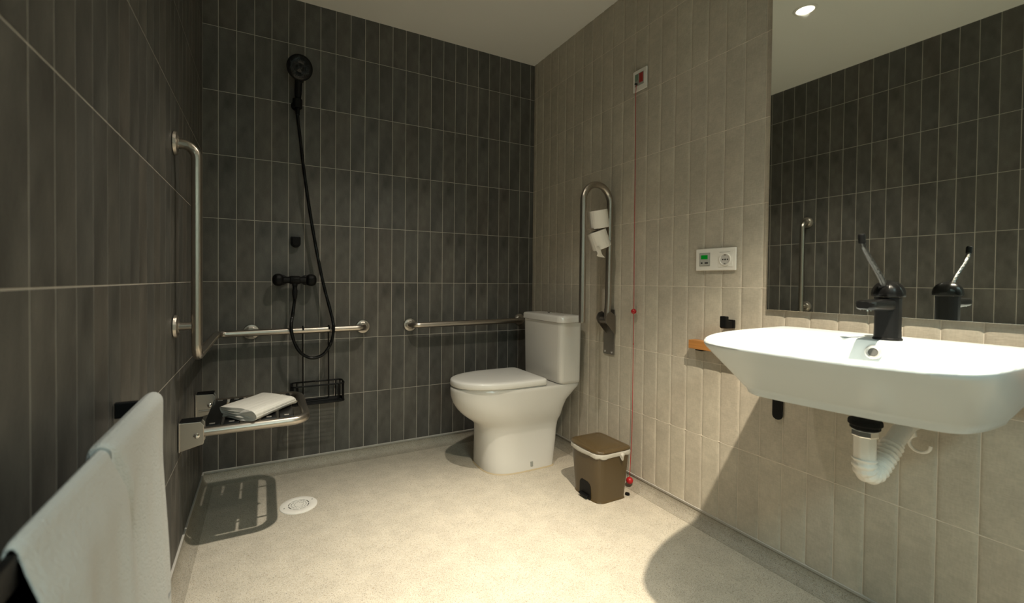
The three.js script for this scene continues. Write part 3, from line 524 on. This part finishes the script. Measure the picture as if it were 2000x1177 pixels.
{
  const X = 1.8495, y0 = 1.034, y1 = 1.122, z0 = 1.247, z1 = 1.417, ym = (y0 + y1) / 2, t = thing('socket_plate', 'white double wall plate with green-lit control and a round power socket', 'socket', [X, ym, 1.332]);
  part('cover_frame', box(X - 0.0095, X, y0, y1, z0, z1, 0.0035), M.whitePlastic, t);
  const a = part('control_panel', box(X - 0.0112, X - 0.008, 1.052, 1.105, 1.265, 1.312, 0.001), M.greyPlastic, t, 'grey control panel with green display');
  part('bezel', box(X - 0.0122, X - 0.010, 1.0545, 1.1025, 1.268, 1.309, 0.0008), std([0.40, 0.40, 0.36], 0.4), a);
  part('display', box(X - 0.013, X - 0.0118, 1.080, 1.096, 1.274, 1.303, 0.0004), M.green, a, 'green lit display');
  for (const z of [1.277, 1.294, 1.301]) part('key', box(X - 0.0136, X - 0.0118, 1.062, 1.0675, z - 0.0035, z + 0.0035, 0.0006), M.darkHole, a);
  const zs = 1.377, s = part('socket_face', box(X - 0.0112, X - 0.009, ym - 0.031, ym + 0.031, zs - 0.030, zs + 0.030, 0.001), M.whitePlastic, t);
  part('socket_rim', lathe([[0.0195, -0.004], [0.0195, 0.003], [0.0215, 0.0042], [0.0240, 0.003], [0.0245, -0.001], [0.0195, -0.004]], [X - 0.0112, ym - 0.002, zs], [-1, 0, 0], 40), M.whitePlastic, s);
  part('socket_well', lathe([[0, 0.0006], [0.0196, 0.0006]], [X - 0.0112, ym - 0.002, zs], [-1, 0, 0], 36), std([0.50, 0.48, 0.45], 0.5), s);
  for (const dz of [-0.0095, 0.0095]) part('pin_hole', lathe([[0, 0], [0.0028, 0], [0.0028, 0.0006], [0, 0.0006]], [X - 0.0118, ym - 0.002, zs + dz], [-1, 0, 0], 14), M.darkHole, s);
  part('centre_screw', lathe([[0, 0], [0.0032, 0], [0.0026, 0.0016], [0, 0.0018]], [X - 0.0118, ym - 0.002, zs], [-1, 0, 0], 14), M.darkHole, s);
  for (const dy of [-0.0175, 0.0175]) part('earth_clip', box(X - 0.0146, X - 0.0115, ym - 0.002 + dy - 0.002, ym - 0.002 + dy + 0.002, zs - 0.003, zs + 0.003, 0.0006), M.steelPlate, s);
  part('print_line', box(X - 0.0116, X - 0.011, ym + 0.0258, ym + 0.0272, zs - 0.024, zs + 0.02), M.greyPlastic, s);
}
{
  const X = 1.8495, t = thing('robe_hook', 'small black L-shaped robe hook on the beige wall beside the washbasin', 'robe hook', [X, 0.83, 1.39]);
  part('wall_base', box(X - 0.012, X, 0.814, 0.846, 1.384, 1.416, 0.003), M.black, t);
  const P = [[-0.002, -0.016], [-0.040, -0.016], [-0.045, -0.012], [-0.045, 0.028], [-0.043, 0.030], [-0.030, 0.030], [-0.028, 0.028], [-0.028, 0.012], [-0.002, 0.012]];
  part('hook_arm', extrude(P.reverse(), 0.026, 0.003).translate(X - 0.008, 0.83, 1.387), M.black, t);
}
// ───────────── mirror ─────────────
{
  const t = thing('wall_mirror', 'large frameless rectangular mirror above the washbasin', 'mirror', [1.845, 1.5, 2.1]);
  part('backing', box(1.8425, 1.8493, 0.895, 2.16, 1.538, 2.748), M.mirrorEdge, t);
  part('glass', box(1.8375, 1.8425, 0.893, 2.162, 1.536, 2.75, 0.0008, 1), M.mirror, t);
}
// ───────────── shelf, washbasin, faucet, waste pipe ─────────────
const SHX = 1.808;
{
  const t = thing('wooden_shelf', 'narrow brown wooden wall shelf running behind the washbasin', 'shelf', [1.82, 0.74, 1.9]);
  const g = box(SHX, 1.8495, 0.718, 0.753, 1.244, 2.62, 0.0015), p = g.attributes.position, n = g.attributes.normal, uv = [];
  for (let i = 0; i < p.count; i++) uv.push(p.getZ(i) / 0.6, Math.abs(n.getY(i)) > 0.7 ? p.getX(i) / 0.25 : p.getY(i) / 0.25);
  g.setAttribute('uv', new THREE.Float32BufferAttribute(uv, 2)); part('board', g, M.wood, t);
  const bz = [1.288, 1.574];
  bz.forEach((z, i) => {
    const b = thing('shelf_bracket', ['small black bracket end under the far end of the wooden shelf', 'black upright bracket strip with rounded end on the wall below the washbasin'][i], 'bracket', [1.846, 0.70, z]);
    if (i) {
      const P = [[-0.0165, 0.72], [-0.0165, 0.534]]; for (let k = 0; k <= 12; k++) { const a = Math.PI + k / 12 * Math.PI; P.push([0.0165 * Math.cos(a), 0.53 + 0.0165 * Math.sin(a)]); } P.push([0.0165, 0.72]);
      part('wall_leg', extrude(P, 0.006, 0.001).rotateY(-Math.PI / 2).translate(1.8495, 0, z), M.black, b);
    }
    part('shelf_arm', box(SHX + 0.004, 1.8495, 0.7125, 0.7178, z - 0.0165, z + 0.0165, 0.0025), M.black, b);
  });
}
const BC = V(1.50, 0, 1.915);
function resample(pts, n) {       // closed outline (x, z) -> n points at even angles about the basin centre
  const c = new THREE.CatmullRomCurve3(pts.map(([x, z]) => V(x, 0, z)), true, 'centripetal').getPoints(800), out = [];
  for (let k = 0; k < n; k++) { const a = k / n * 2 * Math.PI; let best = null, bd = 9; for (const p of c) { let d = Math.atan2(p.z - BC.z, p.x - BC.x) - a; d = Math.abs(Math.atan2(Math.sin(d), Math.cos(d))); if (d < bd) { bd = d; best = p; } } out.push([best.x, best.z]); }
  // even out the sampling noise
  return out.map((p, k) => { const a = out[(k + n - 1) % n], b = out[(k + 1) % n]; return [(a[0] + 2 * p[0] + b[0]) / 4, (a[1] + 2 * p[1] + b[1]) / 4]; });
}
{
  const t = thing('washbasin', 'wide white ceramic wall-hung washbasin with a thin rim under the mirror', 'washbasin', [1.5, 0.75, 1.915]), N = 150;
  const rimP = [[1.775, 1.645], [1.77, 1.63], [1.70, 1.632], [1.60, 1.636], [1.51, 1.643], [1.42, 1.658], [1.33, 1.685], [1.262, 1.718], [1.212, 1.757], [1.190, 1.815], [1.186, 1.90], [1.190, 1.97], [1.197, 2.03], [1.212, 2.09], [1.238, 2.148], [1.272, 2.182], [1.32, 2.198], [1.40, 2.203], [1.50, 2.204], [1.60, 2.204], [1.70, 2.203], [1.77, 2.200], [1.776, 2.18], [1.777, 2.0], [1.777, 1.8]];
  const botP = [[1.772, 1.650], [1.766, 1.638], [1.72, 1.637], [1.66, 1.639], [1.61, 1.643], [1.57, 1.649], [1.535, 1.660], [1.508, 1.678], [1.496, 1.705], [1.498, 1.76], [1.508, 1.84], [1.52, 1.91], [1.532, 1.97], [1.545, 2.025], [1.560, 2.072], [1.578, 2.095], [1.60, 2.107], [1.635, 2.114], [1.67, 2.117], [1.70, 2.118], [1.74, 2.118], [1.767, 2.116], [1.772, 2.105], [1.773, 1.95], [1.773, 1.78]];
  const indexed = pts => { const c = new THREE.CatmullRomCurve3(pts.map(([x, z]) => V(x, 0, z)), true, 'centripetal'); return Array.from({ length: N }, (_, k) => { const p = c.getPoint(k / N); return [p.x, p.z]; }).reverse(); };
  const rim = indexed(rimP), bot = indexed(botP), rimTop = resample(rimP, N);
  const inn = resample([[1.605, 1.72], [1.59, 1.70], [1.52, 1.694], [1.43, 1.707], [1.35, 1.735], [1.28, 1.778], [1.238, 1.83], [1.224, 1.89], [1.226, 1.97], [1.237, 2.05], [1.262, 2.112], [1.31, 2.148], [1.40, 2.158], [1.52, 2.160], [1.595, 2.155], [1.61, 2.13], [1.612, 2.03], [1.612, 1.92], [1.610, 1.80]], N);
  const R = (o, y, f = 1, to = null) => o.map(([x, z], k) => { const q = to ? to[k] : [x, z]; return V(lerp(q[0], x, f), y, lerp(q[1], z, f)); });
  const off = (o, d, y) => o.map(([x, z], k) => { const a = o[(k + N - 1) % N], b = o[(k + 1) % N]; let tx = b[0] - a[0], tz = b[1] - a[1]; const l = Math.hypot(tx, tz) || 1; return V(x - tz / l * d, y, z + tx / l * d); }); // d > 0 moves inwards
  const RY = 0.847, BY = 0.664, outer = [];
  outer.push(off(bot, 0.05, BY), off(bot, 0.014, BY + 0.001), off(bot, 0.004, BY + 0.006), R(bot, BY + 0.016));
  for (const q of [0.12, 0.25, 0.4, 0.55, 0.7, 0.85, 0.95]) outer.push(rim.map(([x, z], k) => { const s = Math.pow(q, 0.96); return V(lerp(bot[k][0], x, s), lerp(BY + 0.016, RY - 0.012, q), lerp(bot[k][1], z, s)); }));
  outer.push(off(rim, 0.0005, RY - 0.010), off(rim, 0, RY - 0.006), off(rim, 0.0015, RY - 0.002), off(rim, 0.005, RY));
  const ib = inn.map(([x, z]) => [1.604 - (1.612 - x) * 0.36, 1.93 + (z - 1.93) * 0.72]), iR = (t, d, k = 0) => off(inn.map(([x, z], i) => [lerp(x, ib[i][0], t), lerp(z, ib[i][1], t)]), k, RY - d);
  const inner = [off(rimTop, 0.005, RY), off(inn, -0.010, RY - 0.0005), off(inn, -0.003, RY - 0.003), iR(0.04, 0.012), iR(0.14, 0.03), iR(0.36, 0.062), iR(0.62, 0.092), iR(0.84, 0.112), iR(0.95, 0.1195), iR(1, 0.123, 0.012), iR(1, 0.125, 0.04)];
  part('basin', mergeGeometries([loft(outer, true, false, 0.85), loft(inner, false, true, 0.85)]), M.ceramic, t);
  part('wall_mount', box(1.765, 1.8495, 0.672, 0.706, 1.75, 2.05, 0.004), M.greyPlastic, t);
  const oc = [1.6085, 0.8165, 1.929], oa = [-0.985, 0.17, 0];
  part('overflow_ring', lathe([[0.0105, 0.001], [0.0105, 0.003], [0.0142, 0.0044], [0.0172, 0.003], [0.0178, -0.002], [0.0105, 0.001]], oc, oa, 36), M.satin, t, 'satin chrome overflow ring');
  part('overflow_hole', lathe([[0, 0.0012], [0.0108, 0.0012]], oc, oa, 28), std([0.09, 0.09, 0.085], 0.6), t);
  part('waste_plug', lathe([[0, 0.006], [0.026, 0.005], [0.031, 0.002], [0.031, 0]], [1.535, RY - 0.1252, 1.93], [0, 1, 0], 32), M.chrome, t);
}
{
  const bx = 1.655, bz = 1.938, by = 0.8468, t = thing('basin_faucet', 'black basin mixer tap with a long thin medical lever', 'faucet', [bx, by, bz]);
  part('body', lathe([[0, 0], [0.0285, 0], [0.0285, 0.004], [0.0265, 0.006], [0.0258, 0.03], [0.0258, 0.10], [0.0268, 0.106], [0, 0.106]], [bx, by, bz], [0, 1, 0], 40), M.black, t);
  part('cap_dome', lathe([[0, 0], [0.0315, 0], [0.0325, 0.003], [0.0325, 0.012], [0.030, 0.022], [0.024, 0.031], [0.014, 0.038], [0.006, 0.041], [0, 0.0415]], [bx, by + 0.108, bz], [0, 1, 0], 40), M.blackGloss, t);
  const sp = part('spout', (() => { const rings = []; for (let i = 0; i <= 10; i++) { const q = i / 10, x = lerp(bx - 0.01, 1.527, q), hw = lerp(0.021, 0.0185, q), y0 = lerp(0.918, 0.924, q), y1 = lerp(0.950, 0.947, q), r = []; for (let k = 0; k < 24; k++) { const a = k / 24 * 6.2832, p = v => Math.sign(v) * Math.pow(Math.abs(v), 0.55); const e = i === 10 ? 0.7 : 1; r.push(V(x, (y0 + y1) / 2 + (y1 - y0) / 2 * p(Math.sin(a)) * e, bz + hw * p(Math.cos(a)) * e)); } rings.push(r); } return loft(rings, true, true, 0.7); })(), M.blackGloss, t);
  part('aerator', lathe([[0, 0], [0.010, 0], [0.010, 0.006], [0, 0.006]], [1.544, 0.921, bz], [0, 1, 0], 24), M.chrome, sp);
  const lv = part('lever_rod', sweep(curvePts([[bx - 0.020, 0.980, bz], [1.612, 1.003, bz], [1.575, 1.030, bz + 0.001], [1.540, 1.055, bz + 0.002], [1.518, 1.076, bz + 0.002], [1.512, 1.092, bz + 0.002]], 40), u => 0.0066 - 0.0018 * u, 18), std([0.11, 0.108, 0.104], 0.42, { metalness: 1 }), t, 'grey metal lever rod, colour darkened for its unlit side');  // rod colour darkened to stand in for its unlit side
  part('lever_grip', lathe([[0, -0.011], [0.0062, -0.011], [0.0070, -0.009], [0.0072, 0.008], [0.0060, 0.011], [0, 0.012]], [1.511, 1.092, bz + 0.002], [-0.18, 1, 0], 20), M.black, lv);
}
{
  const dx = 1.585, dz = 1.925, t = thing('waste_trap', 'white waste pipe with corrugated bend below the washbasin', 'waste pipe', [dx, 0.6, dz]);
  part('waste_flange', lathe([[0, 0.650], [0.033, 0.650], [0.034, 0.646], [0.034, 0.640], [0.030, 0.636], [0.030, 0.630], [0.027, 0.627], [0, 0.627]].map(([r, y]) => [r, y]), [dx, 0, dz], [0, 1, 0], 36), M.blackSoft, t, 'black waste flange');
  part('lock_nut', lathe([[0, 0], [0.0265, 0], [0.0275, 0.002], [0.0275, 0.014], [0.0265, 0.016], [0, 0.016]], [dx, 0.611, dz], [0, 1, 0], 8, 0.2), M.chrome, t, 'chrome lock nut');
  part('down_pipe', sweep([V(dx, 0.612, dz), V(dx, 0.58, dz), V(dx, 0.553, dz)], 0.0225, 28), M.whitePlastic, t);
  const P = curvePts([[dx, 0.556, dz], [dx, 0.540, dz], [dx + 0.006, 0.524, dz + 0.001], [dx + 0.020, 0.514, dz + 0.003], [dx + 0.040, 0.516, dz + 0.006], [dx + 0.060, 0.530, dz + 0.008], [dx + 0.085, 0.553, dz + 0.011], [dx + 0.112, 0.579, dz + 0.014]], 130);
  part('corrugated_bend', sweep(P, u => 0.0235 + 0.0022 * Math.sin(u * Math.PI * 2 * 13), 28), M.whitePlastic, t);
  part('wall_pipe', sweep(curvePts([[dx + 0.108, 0.575, dz + 0.0138], [dx + 0.15, 0.606, dz + 0.018], [dx + 0.19, 0.622, dz + 0.02], [dx + 0.264, 0.628, dz + 0.022]], 30), 0.0205, 24), M.whitePlastic, t);
  const k = thing('pipe_clip', 'small white C-shaped hook clip on the wall below the washbasin', 'pipe clip', [1.846, 0.56, 1.95]), arc = [];
  for (let i = 0; i <= 24; i++) { const a = 2.05 + i / 24 * 4.3; arc.push(V(1.815, 0.562 + 0.0215 * Math.sin(a), 1.952 + 0.0215 * Math.cos(a))); }
  part('clip_ring', sweep(arc, 0.0042, 12), M.whitePlastic, k);
  part('clip_stem', pipe([[1.8495, 0.596, 1.938], [1.815, 0.596, 1.938], [1.815, 0.578, 1.943]], 0.0045, 0.012, 12), M.whitePlastic, k);
}
// ───────────── towel bar with hanging towel ─────────────
{
  const zE = 1.373, t = thing('towel_bar', 'matt black flat towel bar on the grey side wall, mostly under a towel', 'towel bar', [0.04, 0.725, 1.66]);
  part('end_arm', box(0.0032, 0.0735, 0.7095, 0.7405, zE - 0.006, zE + 0.006, 0.002), M.black, t);
  part('end_arm', box(0.0032, 0.0735, 0.7095, 0.7405, 2.045, 2.057, 0.002), M.black, t);
  part('bar', box(0.0600, 0.0685, 0.7095, 0.7405, zE, 2.05, 0.002), M.black, t);
  const w = thing('hanging_towel', 'large white towel draped over the black bar on the side wall', 'towel', [0.075, 0.6, 1.65]);
  // cross-section: up the wall side, over the bar, down the room side; thickness th
  const cloth = (name, z0, z1, th, out, top, hem, inHem, nz, edge) => {
    const rings = [];
    for (let j = 0; j <= nz; j++) {
      const v = j / nz, c = [], xo = 0.0690 + out, xi = 0.0590 - out, yT = 0.7415 + top;
      const zAt = (y) => edge ? lerp(z0, z1 - 0.62 * clamp(yT - y, 0, 0.16), v) : lerp(z0, z1, v);
      const o = (y) => { const z = zAt(y), k = smooth(yT, 0.33, y), f = smooth(yT - 0.01, yT - 0.16, y), near = smooth(1.50, 1.88, z) * smooth(yT, yT - 0.075, y);
        return xo + 0.015 * k + 0.017 * near + f * (0.0042 * Math.sin(z * 34 + 1.2) + 0.003 * Math.sin(z * 61 + y * 2)) - (edge ? 0.0075 * smooth(0.64, 0.54, y) * smooth(0.55, 1, v) : 0); };
      const yh = hem + 0.012 * Math.sin(v * 5 + 1), yi = inHem + 0.01 * Math.sin(v * 6);
      for (let i = 0; i <= 14; i++) { const y = lerp(yi, yT - 0.012, i / 14); c.push([xi - 0.010 * (1 - i / 14), y]); }
      const cx = (xo + xi) / 2, rx = (xo - xi) / 2; for (let i = 1; i < 12; i++) { const a = Math.PI - i / 12 * Math.PI; c.push([cx + rx * Math.cos(a), yT - 0.012 + 0.014 * Math.sin(a)]); }
      for (let i = 0; i <= 40; i++) { const y = lerp(yT - 0.012, yh, i / 40); c.push([o(y), y]); }
      const A = [], B = [];
      c.forEach(([x, y], i) => { const p = c[Math.max(0, i - 1)], q = c[Math.min(c.length - 1, i + 1)]; let tx = q[0] - p[0], ty = q[1] - p[1]; const l = Math.hypot(tx, ty) || 1; const e = Math.sqrt(Math.max(0.08, 1 - Math.pow(Math.abs(2 * v - 1), 30))), h = th * e, z = i > 24 ? zAt(y) : lerp(z0, z1, v); A.push(V(x - ty / l * h, y + tx / l * h, z)); B.push(V(x, y, z)); });
      rings.push([...A, ...B.reverse()]);
    }
    const g = loft(rings, true, true, 1.1); { const p = g.attributes.position, uv = []; for (let i = 0; i < p.count; i++) uv.push(p.getZ(i) / 0.3, (p.getY(i) + p.getX(i)) / 0.3); g.setAttribute('uv', new THREE.Float32BufferAttribute(uv, 2)); }
    const mat = M.towel.clone(); mat.side = THREE.DoubleSide; return part(name, g, mat, w);
  };
  cloth('under_layer', 1.40, 1.925, 0.0055, 0.0002, 0.0005, 0.27, 0.40, 80, false);
  cloth('outer_fold', 1.372, 1.69, 0.0065, 0.0064, 0.0075, 0.30, 0.42, 60, true);
  part('hem_stitching', box(0.088, 0.0935, 0.345, 0.348, 1.376, 1.44, 0.001), M.towel, w);
}

scene.traverse(o => { if (o.isMesh) { o.castShadow = true; o.receiveShadow = true; } });
renderer.render(scene, camera);
